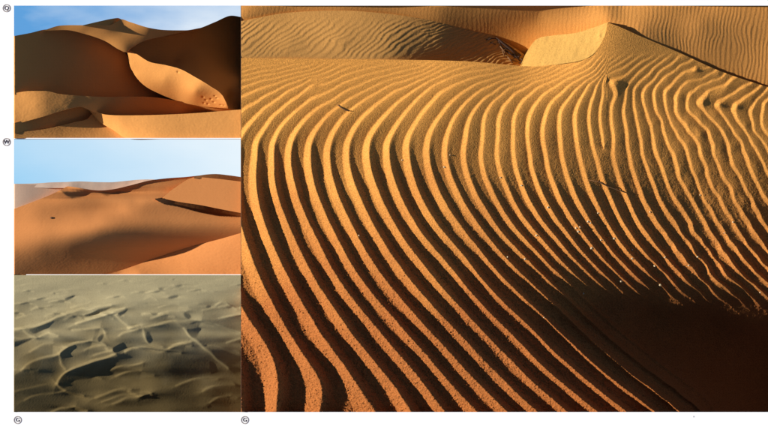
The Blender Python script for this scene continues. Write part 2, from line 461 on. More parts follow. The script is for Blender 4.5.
FORE_BASE = TPS([
    (241, 60, -0.5), (330, 60, -3), (420, 61, -4), (500, 64, -5), (523, 66, -7), (560, 64, -4), (598, 48, 8), (608, 23, 15),
    (640, 36, 8), (680, 53, -4), (720, 71, -14), (768, 87, -22), (806, 97, -28),
    (241, 90, 0), (330, 90, 0), (450, 90, 0), (560, 90, -3), (640, 90, -8), (700, 100, -14), (768, 120, -22), (806, 120, -28),
    (241, 140, 0), (330, 140, 2), (430, 140, 2), (530, 140, -2), (620, 140, -9), (700, 140, -17), (768, 150, -26), (806, 150, -32),
    (241, 190, 0), (330, 190, 2), (430, 190, 0), (530, 190, -7), (620, 190, -17), (700, 190, -28), (768, 190, -36), (806, 190, -42),
    (241, 240, 0), (330, 240, 2), (410, 240, 0), (480, 238, -5), (540, 240, -12), (610, 240, -21), (700, 240, -33), (768, 240, -43), (806, 240, -53),
    (560, 258, -16), (610, 258, -23), (660, 260, -30), (710, 262, -36), (768, 265, -43), (806, 265, -48),
    (420, 270, -1), (480, 270, -9), (540, 270, -19), (600, 275, -28), (640, 280, -34), (680, 284, -40), (720, 288, -46), (768, 294, -54), (806, 298, -60),
    (241, 290, 0), (330, 290, 2), (400, 290, 1), (450, 300, -4), (500, 300, -12), (540, 300, -23), (570, 304, -38), (600, 308, -58), (650, 316, -88), (710, 322, -112), (768, 330, -136), (806, 334, -150),
    (241, 350, 0), (330, 350, 1), (400, 350, 0), (460, 350, -6), (520, 350, -16), (560, 350, -26), (590, 347, -38), (620, 347, -56), (650, 347, -84), (710, 347, -134), (768, 350, -172), (806, 350, -194),
    (560, 382, -23), (600, 382, -32), (640, 382, -46), (668, 382, -64), (710, 382, -116),
    (241, 415, -10), (310, 415, -12), (380, 415, -12), (450, 415, -12), (520, 415, -16), (590, 415, -26), (650, 415, -40), (690, 415, -58), (718, 415, -96), (768, 415, -168), (806, 415, -198),
])

def fore_height(x, y):
    w = 1.5 * sstep(610, 700, x) * sstep(170, 100, y)
    jit = sstep(620, 700, x) * sstep(100, 200, y)
    wx = x + fbm(x, y, 34, 3) * (0.35 + 3.0 * w) + vnoise(x, y, 11, 9) * (0.25 + 1.6 * w + 1.8 * jit)
    wy = y + fbm(x, y, 30, 5) * (0.3 + 2.4 * w) + vnoise(x, y, 12, 19) * 1.6 * w
    pw = PHI(wx, wy)
    ph = pw + dis(wx, wy)
    # local wavelength from the gradient in picture space
    dy = np.gradient(y, axis=0); dx = np.gradient(x, axis=1)
    py = np.gradient(pw, axis=0) / np.maximum(dy, 1e-4)
    px = (np.gradient(pw, axis=1) - py * np.gradient(y, axis=1)) / dx
    lam = 1.0 / np.sqrt(px ** 2 + py ** 2 + 1e-5)
    lam = np.clip(lam, 2.0, 30.0)
    f = ph - np.floor(ph)
    sharp = sstep(4, 10, ph) * sstep(215, 290, y)
    deep = sstep(105, 205, y - 42 * sstep(400, 520, x) - 25 * sstep(600, 720, x))      # ripples grow tall towards the shadow
    rise = 0.25 + 0.16 * deep
    u = np.clip(f / (1 - rise), 0, 1)
    v = np.clip((f - (1 - rise)) / rise, 0, 1)
    p = np.where(f < 1 - rise, 1 - u ** (1.5 - 0.45 * deep), v ** (1.15 + 1.6 * sharp))
    p = np.where(f < 1 - rise, p * (1 - deep) + deep * (0.5 + 0.5 * np.cos(np.pi * np.clip(f / 0.36, 0, 1) ** 0.8)), p)
    amp = (0.115 + 0.03 * sstep(66, 100, y)) * (1 - deep) + (0.33 + 0.03 * sstep(200, 300, y)) * deep
    amp = amp * (1 + 0.35 * sharp)
    right = sstep(600, 700, x) * sstep(290, 220, y)
    amp = amp * (1 - 0.35 * right * deep) * (0.9 + 0.25 * vnoise(x, y, 40, 31))
    amp = amp * sstep(59, 70, y + 8 * sstep(560, 600, x))
    dark = sstep(278, 300, y - 0.10 * (x - 600)) * sstep(11.2, 13.0, ph)
    amp = amp * (1 - 0.92 * dark)
    h = amp * lam * p
    g = 0.05 + 0.75 * sstep(90, 380, y)
    grain = rng.normal(size=x.shape) * 0.36 + fbm(x, y, 3.0, 23, 2) * 0.30
    spike = (rng.random(x.shape) > 0.955) * rng.random(x.shape) * 1.5 * sstep(150, 330, y)
    clump = vnoise(x, y, 16, 51) * 0.25 * sstep(100, 180, y)
    return FORE_BASE(x, y) + h + grain * g + clump + spike

FORE_TOP = [(241, 58), (330, 59), (420, 60), (470, 61.5), (505, 64.5), (523, 66), (535, 66.5), (560, 63.5), (585, 58.5), (598, 48),
            (606, 32), (608, 23), (612, 24), (640, 36), (680, 53), (720, 71), (768, 87), (806, 97)]
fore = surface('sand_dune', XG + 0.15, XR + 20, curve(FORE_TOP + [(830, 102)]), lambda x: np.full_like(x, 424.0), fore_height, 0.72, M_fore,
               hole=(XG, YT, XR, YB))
tag(fore, 'large rippled orange dune with curving ridges sinking into black shadow', 'dune')

SL_TOP = [(521, 65, -18), (527, 52, -18), (537, 39, -16), (553, 35.5, -11), (575, 33, -2), (595, 27, 6), (608.3, 22, 13)]
SL_BOT = [(521, 66, -17), (535, 66.8, -11), (560, 64, -3.5), (585, 59, 3), (598, 49, 7.5), (606, 33, 11.5), (608.3, 23.3, 13)]
SLT = TPS(SL_TOP + SL_BOT, 1e-3)
slip = surface('slip_face', 521, 608.3, curve(SL_TOP), curve(SL_BOT),
               lambda x, y: SLT(x, y) + 0.4 + rng.normal(size=x.shape) * 0.08 + vnoise(x * 1.2 + y * 0.5, y * 0.25, 3.5, 8) * 0.12 + fbm(x, y, 9, 12, 2) * 0.25 + 0.7 * np.exp(-((x - 600) ** 2 + (y - 36) ** 2) / 20) * vnoise(x, y, 3, 4), 0.8, M_slip, fore)
tag(slip, 'smooth bright yellow slip face')

MID = TPS([(236, 22, 0), (241, 45, 1), (241, 62, -2), (290, 12.5, -2), (290, 45, 0), (290, 62, -4.5), (340, 10.5, -3), (340, 45, 0), (340, 62, -5), (390, 14, -6),
           (390, 45, -4), (400, 62, -9), (430, 20, -14), (440, 42, -18), (440, 62, -24), (470, 28.5, -30), (475, 50, -34), (500, 39, -42), (500, 62, -43), (530, 58, -52), (540, 66, -55)])
def ripple(x, y, lam, ang, amp, warp, seed):
    wx = x + fbm(x, y, lam * 6, seed) * warp * lam
    wy = y + fbm(x, y, lam * 5, seed + 5) * warp * lam
    c, s = math.cos(ang), math.sin(ang)
    f = (wx * c + wy * s) / lam
    f = f - np.floor(f)
    return amp * lam * np.where(f < 0.4, 0.5 + 0.5 * np.cos(np.pi * f / 0.4), ((f - 0.4) / 0.6) ** 1.2)
def mid_height(x, y):
    a = sstep(14, 28, y) * sstep(62, 52, y) * (0.5 + 0.5 * vnoise(x, y, 40, 3))
    k = 0.5 + (y - 10) / 70
    r = ripple(x, y * 1.6, 6.2, 0.75, 0.13, 0.9, 11) * a * (1 - 0.7 * sstep(390, 440, x))
    b = sstep(400, 450, x)
    return MID(x, y) + r + (ripple(x, y * 1.8, 5.0, 0.9, 0.13, 0.9, 43) + fbm(x * 0.7, y * 1.6, 4, 41, 2) * 0.22) * b + rng.normal(size=x.shape) * 0.06
mid = surface('sand_dune', XG + 0.15, 538, curve([(236, 22), (290, 12.5), (340, 10.5), (390, 14), (430, 20), (470, 28.5), (500, 39), (530, 58), (540, 64)]),
              lambda x: np.full_like(x, 70.0), mid_height, 0.7, M_mid)
tag(mid, 'low finely rippled dune with a dusky shaded end behind the large rippled dune', 'dune')

FAR = TPS([(236, 4, -.5), (241, 18, -1.2), (236, 45, -20), (290, 4, -1), (340, 4, -1.5), (340, 14, -6), (340, 45, -26), (400, 4, -2), (470, 4, -1.5), (500, 3, -1.5), (540, 3, -1.5), (580, 3, -1), (620, 3, -1), (440, 14, -8), (450, 45, -42), (480, 18, -17), (500, 50, -55), (520, 30, -34), (540, 12, -14), (560, 32, -24),
           (590, 12, -2), (608, 16, 4), (640, 32, 6.5), (680, 49, -5.2), (720, 66, -15.2), (768, 82, -23.3), (820, 99, -31.5), (700, 4, -2), (768, 4, -3), (820, 4, -5), (768, 40, -11), (700, 25, 0),
           (600, 60, -20), (680, 90, -26), (768, 115, -45), (820, 115, -48)])
def far_height(x, y):
    a = 0.3 + 0.7 * sstep(480, 640, x)
    r = ripple(x, y * 0.75, 3.9, 0.12, 0.075, 0.7, 21) * a * (0.75 + 0.4 * vnoise(x, y, 14, 27))
    return FAR(x, y) + r + rng.normal(size=x.shape) * 0.05
far = surface('sand_dune', XG + 0.15, XR + 20, lambda x: np.full_like(x, -6.0), lambda x: np.full_like(x, 112.0), far_height, 0.7, M_far, hole=(XG, YT, XR, YB))
tag(far, 'distant dune slope combed with very fine ripples behind the yellow slip face', 'dune')

# ------------------------------------------------------------------ upper small landscape: dark and golden dunes under a blue sky
H1 = (XL, YT, XG - G, Y12)
def block(name, x0, x1, top, bot, extra, m, parent=None, res=0.9, rough=0.05, soft=0.35, hole=None, add=None, reg=0.0, tshift=0.0, bshift=0.0):
    t = TPS(list({(p[0], p[1]): p for p in list(top) + list(bot) + list(extra)}.values()), reg)
    ft, fb = curve(top), curve(bot)
    def hgt(x, y):
        h = t(x, y) + rng.normal(size=x.shape) * rough + fbm(x, y, 22, len(top)) * soft
        if add is not None: h = h + add(x, y)
        return h
    o = surface(name, x0, x1, lambda x: ft(x) + tshift, lambda x: np.maximum(fb(x) + bshift, ft(x) + tshift + 0.02), hgt, res, m, parent, hole=hole)
    return o

def sky_panel(name, x0, y0, x1, y1, d, m):
    p = world_pts(np.array([x0, x1, x1, x0], float), np.array([y1, y1, y0, y0], float), np.full(4, float(d)))
    c = p.mean(0)
    me = bpy.data.meshes.new(name); me.from_pydata([tuple(q) for q in (p - c)], [], [(0, 1, 2, 3)]); me.update()
    o = link(name, me, m); o.location = c
    tag(o, kind='structure')
    return o
sky_panel('sky', -30, -30, 240.7, 70, -170, M_sky1)

LD_TOP = [(6, 37.5, 6), (14, 36, 2), (30, 33, -5), (47, 29.5, -13), (65, 30, -21), (85, 34, -30), (105, 41, -40), (118, 49, -46), (126, 54, -50), (129, 62, -52),
          (131, 69, -54), (136, 77, -57), (145, 86, -61), (160, 94, -68), (178, 101, -76)]
LD_BOT = [(6, 93.5, 6), (14, 93, 2), (30, 91, -5), (45, 91, -12), (60, 94, -20), (85, 96, -31), (110, 97, -43), (130, 96.5, -52), (150, 97, -61), (165, 99, -69), (178, 101.5, -76)]
LD_TOP = [(a, b, c * 1.13) for a, b, c in LD_TOP]; LD_BOT = [(a, b, c * 1.13) for a, b, c in LD_BOT]
left_dune = block('sand_dune', 8, 178, LD_TOP, LD_BOT, [(40, 60, -12), (80, 60, -32), (110, 65, -48)], M_gold, hole=H1, bshift=1.5)
tag(left_dune, 'big dune with a dark shaded flank and curved outline under the cloudy blue sky', 'dune')

PK_TOP = [(44, 30.3, -7), (60, 25.6, -6), (84, 25.2, -5), (108, 25.2, -8), (118, 21, -11), (121, 19.2, -12), (130, 22, -13), (150, 28, -17), (165, 30, -26), (185, 30.3, -40), (200, 28, -52)]
PK_BOT = [(44, 30.8, -8), (65, 30, -10), (85, 34, -14), (105, 41, -19), (118, 49, -22), (126, 52, -24), (131, 48, -24), (145, 40.5, -24), (165, 36, -31), (185, 31.4, -43), (200, 28.4, -53)]
peak = block('sand_dune', 44, 200, PK_TOP, PK_BOT, [], M_gold, soft=0.05, rough=0.02, reg=1e-3)
tag(peak, 'golden dune rising to a small dark-faced peak between two shaded dunes', 'dune')
FC_TOP = [(83, 25.2, 5), (100, 21.2, -4), (112, 18.7, -10), (118, 18, -13), (121.5, 19.4, -15)]
FC_BOT = [(83, 25.5, 5), (95, 25.8, -1), (108, 25.2, -8), (116, 22.8, -12), (121.5, 19.8, -15)]
o = block('slip_face', 83, 121.5, FC_TOP, FC_BOT, [], M_gold, peak, soft=0.1)
tag(o, 'small dark shaded face at the peak')

RD_TOP = [(127, 49.5, -37), (145, 40, -48), (165, 35.5, -61), (185, 31, -74), (200, 28, -84), (215, 22, -95), (232, 15.6, -108), (241, 17, -114)]
RD_BOT = [(127, 50, -37), (135, 53, -40), (150, 62, -45), (165, 65, -44), (180, 69, -41), (195, 77, -37), (210, 86, -35), (222, 95, -37), (228, 107, -43), (234, 109, -50), (241, 109.5, -60)]
right_dune = block('sand_dune', 127, 240.7, RD_TOP, RD_BOT, [(241, 60, -100), (241, 90, -66), (200, 50, -76), (241, 40, -108), (160, 58, -52), (175, 62, -57), (190, 67, -54), (205, 75, -52), (218, 84, -52), (230, 97, -58)], M_gold, bshift=1.0)
tag(right_dune, 'dark shaded dune with a pointed crest beside the bright golden slope', 'dune')

GD_TOP = [(126, 48.5, -34), (135, 53, -34), (150, 62, -31), (165, 65, -27), (180, 69, -22), (195, 77, -18), (210, 86, -17), (222, 95, -22), (228, 106.5, -34)]
GD_BOT = [(126, 49, -36), (128, 55, -38), (130, 66, -40), (133, 72, -42), (136, 77, -43), (145, 86, -47), (160, 94, -53), (178, 101, -59), (200, 106, -55), (228, 108.5, -40)]
foot = [(203, 97), (206, 100), (208, 104), (204, 103), (211, 99), (215, 96), (217, 98), (221, 105), (224, 105.5), (214, 102), (178, 72)]
def dents(x, y):
    r = 0
    for (a, b) in foot:
        r = r - 1.6 * np.exp(-(((x - a) / 1.1) ** 2 + ((y - b) / 0.7) ** 2))
    return r
gold = block('sand_dune', 126, 228, GD_TOP, GD_BOT, [(165, 80, -33), (195, 92, -27)], M_gold, res=0.7, soft=0.2, add=dents)
tag(gold, 'bright golden slope with footprints, between the dark shaded flanks', 'dune')

VT = [(6, 93.5, 2), (14, 93, 1), (30, 91, 2), (45, 91, 1), (60, 94, -3), (85, 96, -12), (110, 97, -23), (130, 96.5, -33), (150, 97, -43), (178, 101, -56), (200, 106, -62), (228, 108.5, -58), (241, 109.3, -58)]
VB = [(6, 125, 2), (14, 123, 1), (40, 116, 1), (70, 107, -6), (80, 105.3, -11), (88, 108, -16), (95, 111, -20), (105, 114.5, -27), (130, 115.4, -40), (180, 114, -60), (241, 109.8, -62)]
valley = block('sand_dune', 8, 240.7, VT, VB, [(40, 103, 2), (90, 103, -15), (120, 106, -31)], M_gold, hole=H1, bshift=1.5)
tag(valley, 'brown valley floor fading into shadow below the big dark dune flank', 'dune')

PL_TOP = [(87, 107.8, -27), (95, 111, -22), (105, 114.5, -18), (130, 115.4, -13), (180, 114, -9), (241, 109.5, -6)]
PL_BOT = [(87, 108.3, -27), (92, 113.5, -27), (100, 122, -24), (113, 130, -19), (126.5, 138.2, -14), (160, 138.3, -8), (241, 138.3, -4)]
plain_o = block('sand_plain', 87, 240.7, PL_TOP, PL_BOT, [(120, 125, -15), (180, 126, -8)], M_gold, soft=0.2)
tag(plain_o, 'smooth sunlit sand foreground with a crisp bright ridge beside the small dark dune', 'sand')

FD_TOP = [(6, 125.5, 8), (14, 123, 4), (40, 116, -8), (70, 107, -22), (80, 105, -27), (88, 108, -31), (92, 113, -33)]
FD_MID = [(6, 134.5, 8), (14, 133, 4), (45, 129, -10), (75, 122, -24), (88, 118.5, -31), (92, 114, -33)]
FD_MID2 = [(6, 134.5, 5), (14, 133, 3), (45, 129, -7), (75, 122, -19), (88, 118.5, -25), (92, 114, -28), (100, 122, -27), (113, 130, -24), (126.5, 138, -20)]
FD_BOT = [(6, 138.2, 5), (14, 138.3, 3), (60, 138.3, -9), (100, 138.3, -18), (126.5, 138.4, -20)]
front = block('sand_dune', 8, 126.5, FD_MID2, FD_BOT, [], M_gold, hole=H1, soft=0.15)
tag(front, 'small dune with one dark face and a brown front on the golden sand', 'dune')
o = block('slip_face', 8, 92, FD_TOP, FD_MID, [], M_gold, front, hole=H1, soft=0.1, bshift=0.6)
tag(o, 'dark shaded face')

# ------------------------------------------------------------------ middle small landscape: red-brown dune under a hazy sky
H2 = (XL, Y12, XG - G, Y23)
sky_panel('sky', -30, 138.9, 240.7, 200, -110, M_sky2)
HL_T = [(8, 183.8, .3), (14, 183.8, .3), (30, 183.6, -2), (42, 183, -3), (50, 182.4, -4), (65, 182, -6), (80, 181.4, -8), (95, 182, -10), (110, 182.2, -12), (125, 181, -14), (140, 179.6, -16), (150, 179.4, -17), (165, 179.9, -18)]
HL_B = [(8, 186, .2), (14, 186, .2), (50, 188, -3), (68, 188, -5), (85, 190, -8), (100, 191.5, -10), (112, 190.5, -12), (130, 186.5, -14), (150, 181.5, -16), (165, 180.2, -18)]
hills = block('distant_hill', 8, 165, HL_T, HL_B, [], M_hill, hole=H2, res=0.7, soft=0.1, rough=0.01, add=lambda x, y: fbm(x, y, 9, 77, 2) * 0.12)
tag(hills, 'pale hazy range of low hills on the horizon behind the red-brown dune', 'hill')
PN_T = [(8, 184.2, .6), (14, 184.2, .6), (40, 184.6, -3), (72, 186.5, -8)]
PN_B = [(8, 214, 0.5), (14, 213, 0.5), (50, 200, -5), (72, 194, -9)]
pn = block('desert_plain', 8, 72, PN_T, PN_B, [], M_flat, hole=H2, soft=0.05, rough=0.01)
tag(pn, 'pale pinkish desert flat beyond the dune, in front of the hazy hills', 'plain')

MD_TOP = [(8, 211.5), (14, 209), (30, 203), (50, 195), (62, 189.3), (68, 186.4), (75, 187.2), (85, 189), (100, 190.4), (112, 189.4), (130, 185.4), (150, 180.4), (170, 178), (185, 177), (200, 175.4), (215, 174), (230, 175.4), (241, 177)]
MD_BOT = [(8, 274.4), (14, 274.4), (60, 274.4), (108, 273.8), (130, 267), (160, 257), (190, 247), (220, 239), (241, 233)]
MD_LIGHT = TPS([(12, 208, .42), (16, 215, .46), (16, 230, .50), (16, 245, .40), (16, 255, .22), (16, 272, .10), (30, 208, .42), (35, 226, .48), (40, 238, .44), (45, 250, .20), (45, 268, .09), (42, 214, .33),
                (58, 213, .30), (55, 203, .38), (60, 225, .42), (65, 235, .45), (70, 241, .33), (75, 248, .16), (80, 264, .10), (72, 196, .34), (80, 207, .29), (100, 206, .31), (90, 215, .33), (85, 226, .44), (98, 221, .45),
                (100, 229, .30), (105, 237, .17), (110, 257, .11), (110, 211, .38), (124, 210, .46), (123, 218, .30), (127, 228, .20), (130, 250, .10), (140, 201, .42), (150, 194, .37), (146, 206, .30), (152, 216, .25), (160, 236, .21),
                (150, 250, .17), (185, 225, .29), (185, 240, .23), (220, 225, .31), (238, 226, .33), (120, 196, .33), (145, 187, .27), (105, 198, .34), (132, 203, .35), (160, 186, .26), (180, 190, .2), (220, 190, .2)], 1e-4)
MD_FACES = [  # outline, light on it, softness
    ([(60, 190), (66, 190.3), (72, 190.8), (80, 190.6), (92, 191.2), (86, 195), (80, 197.5), (72, 198.5), (66, 195.5)], .07, .6),
    ([(94, 188), (112, 187), (130, 183), (150, 178), (170, 175), (196, 174), (198, 177.5), (185, 179.3), (170, 180.4), (150, 183), (130, 188), (118, 191.5), (107, 196), (98, 192)], .07, .7),
    ([(66, 184), (74, 186), (80, 188), (88, 191), (76, 190.4), (68, 189.2)], .55, .8)]
def md_light(x, y):
    b = 0.02 + 1.05 * np.clip(MD_LIGHT(x, y), 0.0, 0.6)
    for pts, v, soft in MD_FACES:
        m = poly_mask(x, y, pts, soft)
        b = b * (1 - m) + v * m
    return b
MDR = relief(8, 241, 170, 280, md_light, 0.0006, 0.6)
MSH = max(0.0, float(MDR(np.full(100, 240.0), np.linspace(178, 272, 100)).max()) + 12.0)
MD_SEAT = [(157.5, 199.6), (163.3, 198.2), (175.3, 188.6), (196, 178), (198, 168), (250, 168), (250, 217.2), (220, 215.7), (200, 211.8), (180, 206.3), (165, 203.6)]   # the upper face and its slip face rest in here
def red_height(x, y):
    return MDR(x, y) + 1.0 - 45 * poly_mask(x, y, MD_SEAT, 0.3) - MSH * np.clip((x - 14) / 227, 0, 1) + rng.normal(size=x.shape) * 0.012 + fbm(x, y, 3, 15, 2) * 0.02 + ripple(x, y * 1.5, 2.6, 0.7, 0.014, 1.0, 91)
red = surface('sand_dune', 8, 240.7, curve(MD_TOP), lambda x, _f=curve(MD_BOT): _f(x) + 1.0, red_height, 0.7, M_red, hole=H2)
tag(red, 'broad red-brown dune with a soft diagonal ridge and dark-edged crest under hazy sky', 'dune')
def rh(x, y): return float(MDR(np.array([float(x)]), np.array([float(y)]))[0]) + 1.0 - MSH * (x - 14) / 227
HP = rh(160, 198)
RS = max(2.0, min(11.0, -2.5 - HP))
PT_T = [(162.5, 197.8, HP), (175, 188, HP + .15 * RS), (196, 177.6, HP + .4 * RS), (215, 179, HP + .65 * RS), (241, 182, HP + RS)]
PT_B = [(162.5, 198.4, HP), (180, 202, HP + .2 * RS), (200, 205, HP + .45 * RS), (220, 209, HP + .7 * RS), (241, 213, HP + RS)]
tag(block('upper_face', 162.5, 240.7, PT_T, PT_B, [], M_red, red, soft=0.06, rough=0.015, tshift=-0.4), 'pale sunlit upper face')
DB_T = [(155, 198.6, HP + 4.5), (163, 198.3, HP + 1), (180, 201.9, HP - 5.5), (200, 204.9, HP - 13), (220, 208.9, HP - 21), (241, 212.9, HP - 29)]
DB_B = [(155, 199.2, HP + 4.5), (165, 204.2, HP), (180, 206.8, HP - 5.5), (200, 212.3, HP - 13), (220, 216.3, HP - 21), (241, 217.8, HP - 29)]
tag(block('slip_face', 155, 240.7, DB_T, DB_B, [], M_red, red, soft=0.05, rough=0.015, bshift=0.3), 'dark band under the pale face')
CP_T = [(194, 176.6, HP + 4), (205, 174.6, HP + 1), (215, 174, HP - 2), (230, 175.5, HP - 7), (241, 177, HP - 11)]
CP_B = [(194, 178.3, HP + 4), (215, 179.3, HP - 2), (241, 182.3, HP - 11)]
tag(block('crest_face', 194, 240.7, CP_T, CP_B, [], M_red, red, soft=0.05, rough=0.015), 'brown shaded cap of the crest')
FR_T = [(104, 274.2, -3), (108, 273.9, -3), (130, 267, -3), (160, 257, -3.5), (190, 247, -4), (220, 239, -4.5), (241, 233, -5)]
FR_B = [(104, 274.3, -3), (108, 274.4, -3), (241, 274.4, -3)]
_mf = curve([(p[0], p[1]) for p in FR_T])
FR_T = [(x_, float(_mf(x_)), float(MDR(np.array([max(x_, 14.)]), np.array([float(_mf(x_))]))[0]) - MSH * (x_ - 14) / 227 + 1.5) for x_ in (104, 120, 140, 160, 180, 200, 220, 241)]
FR_B = [(104, 274.3, FR_T[0][2]), (140, 274.4, FR_T[0][2] + 1), (190, 274.4, FR_T[0][2] + 2), (241, 274.4, FR_T[0][2] + 3)]
fr2 = block('sand_dune', 104, 240.7, FR_T, FR_B, [], M_red, soft=0.2, add=lambda x, y: ripple(x, y, 3.5, 1.35, 0.02, 0.8, 61))
tag(fr2, 'gently sloping brown sand bank at the foot of the broad red-brown dune', 'dune')

# ------------------------------------------------------------------ lower small landscape: olive dune field from the air
H3 = (XL, Y23, XG - G, YB)
B3 = TPS([(6, 275, -4), (80, 275, -5), (160, 275, -6), (241, 275, -10), (6, 310, 0), (80, 310, -2), (160, 310, -6), (241, 310, -18), (6, 345, 1), (80, 345, -4), (160, 345, -14), (241, 345, -32),
          (6, 380, 1), (80, 380, -10), (130, 375, -18), (170, 370, -24), (241, 380, -48), (6, 416, 1), (80, 416, -10), (160, 416, -26), (241, 416, -52)])
RIDGES = [  # bright crest lines: points, height, width on the lit side, width behind
    ([(56, 383), (58, 379), (64, 374), (72, 369), (90, 363), (113, 354)], 5, 5, 26), ([(56, 383), (60, 388), (67, 391), (84, 396)], 4, 4, 14),
    ([(58, 353), (66, 347), (78, 342), (90, 341), (104, 345)], 4.5, 5, 20), ([(58, 354), (60, 363), (65, 369)], 3, 3, 12),
    ([(104, 346), (107, 351), (115, 354)], 3, 3, 10), ([(14, 329), (30, 327), (45, 322), (60, 316), (85, 308), (112, 305)], 4.5, 7, 16),
    ([(24, 330), (28, 335), (34, 338)], 3, 3, 9), ([(75, 324), (90, 318), (112, 312), (124, 309)], 4, 8, 16),
    ([(112, 313), (122, 321), (131, 327)], 3, 2.5, 12), ([(14, 337), (32, 338)], 2.5, 4, 14), ([(70, 330), (100, 328), (104, 333)], 3.5, 6, 16),
    ([(143, 331), (144, 338), (148, 344), (160, 346)], 3, 2.5, 12), ([(125, 352), (135, 347.5), (150, 349), (180, 353)], 4, 5, 30),
    ([(168, 348), (180, 343), (190, 342)], 2.5, 5, 22), ([(183, 328), (188, 336), (198, 342), (212, 357), (226, 368)], 3.5, 3, 18),
    ([(130, 328), (155, 325), (180, 321), (200, 321), (241, 334)], 4, 7, 18), ([(207, 346), (240, 352)], 3, 5, 16), ([(140, 315), (165, 313), (186, 311)], 3, 7, 14),
    ([(14, 392), (40, 385), (56, 383)], 1.3, 12, 25), ([(50, 411), (62, 406), (75, 406), (86, 411)], 4, 5, 10), ([(128, 392), (140, 397), (150, 393)], 3.5, 4, 9),
    ([(95, 398), (110, 390), (130, 390)], 3, 7, 20), ([(20, 370), (30, 362), (58, 354)], 3, 6, 22), ([(30, 352), (45, 343), (66, 347)], 2.5, 6, 22),
    ([(60, 290), (85, 289), (100, 291)], 1.6, 3, 8), ([(30, 300), (48, 298), (66, 296)], 1.8, 3, 8), ([(66, 300), (78, 304), (88, 302)], 1.8, 2.5, 8), ([(20, 286), (50, 283), (70, 284)], 1.4, 3, 7),
    ([(150, 291), (165, 288), (175, 288)], 1.6, 3, 8), ([(172, 284), (190, 286), (205, 287)], 1.3, 2.5, 7), ([(215, 305), (222, 302), (241, 308)], 2, 3, 10), ([(150, 304), (170, 304), (196, 304)], 1.8, 4, 10),
    ([(200, 310), (212, 308), (220, 303)], 1.8, 3, 9), ([(196, 293), (215, 291), (235, 294)], 1.5, 3, 8), ([(110, 283), (130, 282), (150, 284)], 1.0, 3, 7), ([(75, 278.5), (110, 279), (150, 279)], 0.7, 2, 5)]
FACETS = [  # shaded slip faces: outlines
    [(57, 382), (62, 376), (72, 370), (90, 364), (110, 356), (106, 366), (98, 375), (86, 379), (74, 381), (66, 386), (62, 388)],
    [(58, 353), (66, 348), (78, 344), (72, 351), (63, 359), (61, 356)], [(110, 349), (118, 345), (127, 342), (121, 350), (114, 354)],
    [(27, 329), (36, 327), (46, 323), (57, 320), (48, 327), (38, 331), (33, 334)], [(12, 342), (22, 339), (32, 338), (26, 342), (18, 346), (12, 348)],
    [(81, 316), (92, 311), (102, 308), (113, 307), (106, 310), (95, 314)], [(117, 314), (124, 311), (129, 309), (126, 314), (120, 317)],
    [(97, 339), (101, 334), (104, 335), (102, 341), (99, 343)], [(145, 333), (149, 331), (152, 340), (149, 344), (146, 340)],
    [(184, 328), (192, 329), (201, 328), (200, 333), (196, 339), (191, 337)], [(188, 323.5), (192, 322.5), (195, 323.5), (191, 324.5)], [(184, 313), (188, 313), (190, 318), (187, 320)],
    [(168, 298), (173, 295.5), (179, 295), (176, 298), (171, 299.5)], [(136, 400), (141, 396), (150, 393), (147, 398), (142, 401)], [(50, 412), (60, 409), (72, 408), (80, 411), (78, 414), (52, 414)],
    [(208, 362), (213, 364), (214, 372), (211, 376), (209, 370)], [(205, 306), (210, 305), (211, 307), (206, 308)], [(231, 380), (236, 383), (240, 388), (235, 387)], [(224, 303), (232, 305), (240, 307), (232, 307)],
    [(36, 299.5), (42, 298.5), (48, 298.5), (42, 300.5)], [(66, 298), (70, 297), (78, 296.5), (72, 300), (67, 300.5)], [(205, 407), (209, 405), (211, 408), (207, 409)], [(174, 285), (180, 284.5), (184, 286), (178, 286.5)], [(157, 288), (161, 287.5), (165, 289), (160, 289.5)]]
def poly_dist(x, y, pts):
    best = np.full(x.shape, 1e9); side = np.zeros(x.shape)
    for (a, b), (c, d) in zip(pts[:-1], pts[1:]):
        ex, ey = c - a, d - b
        L = math.hypot(ex, ey)
        t = np.clip(((x - a) * ex + (y - b) * ey) / (L * L), 0, 1)
        dx = x - a - t * ex; dy = y - b - t * ey
        r = np.hypot(dx, dy)
        nx, ny = -ey / L, ex / L
        if nx * SUN[0] - ny * SUN[1] > 0: nx, ny = -nx, -ny      # lee normal points away from the sun
        s = np.sign(dx * nx + dy * ny)
        m = r < best
        best = np.where(m, r, best); side = np.where(m, s, side)
    return best, side
def chaikin(pts, closed, n=2):
    for _ in range(n):
        out = []
        m = len(pts)
        for i in range(m if closed else m - 1):
            a, b = pts[i], pts[(i + 1) % m]
            out += [(a[0] * .75 + b[0] * .25, a[1] * .75 + b[1] * .25), (a[0] * .25 + b[0] * .75, a[1] * .25 + b[1] * .75)]
        pts = out if closed else [pts[0]] + out + [pts[-1]]
    return pts
r3 = random.Random(11)
for k in range(46):              # small far crescents
    yy = 278 + 44 * r3.random() ** 1.5
    sc = 0.35 + (yy - 276) / 50
    xx = 14 + 226 * r3.random(); L_ = (7 + 9 * r3.random()) * sc
    a_ = r3.uniform(-.5, .25)
    RIDGES.append(([(xx - L_, yy - a_ * 3 * sc + 2 * sc), (xx - L_ * .3, yy - .8 * sc), (xx + L_ * .4, yy - .5 * sc), (xx + L_, yy + a_ * 3 * sc + r3.uniform(0, 2.5) * sc)], 1.2 + 1.3 * sc * r3.random(), 2.5 * sc, 6 * sc))
    if r3.random() < .45:
        FACETS.append([(xx - L_ * .3, yy), (xx + L_ * .4, yy), (xx + L_ * .55, yy + 1.1 * sc), (xx, yy + 1.5 * sc)])
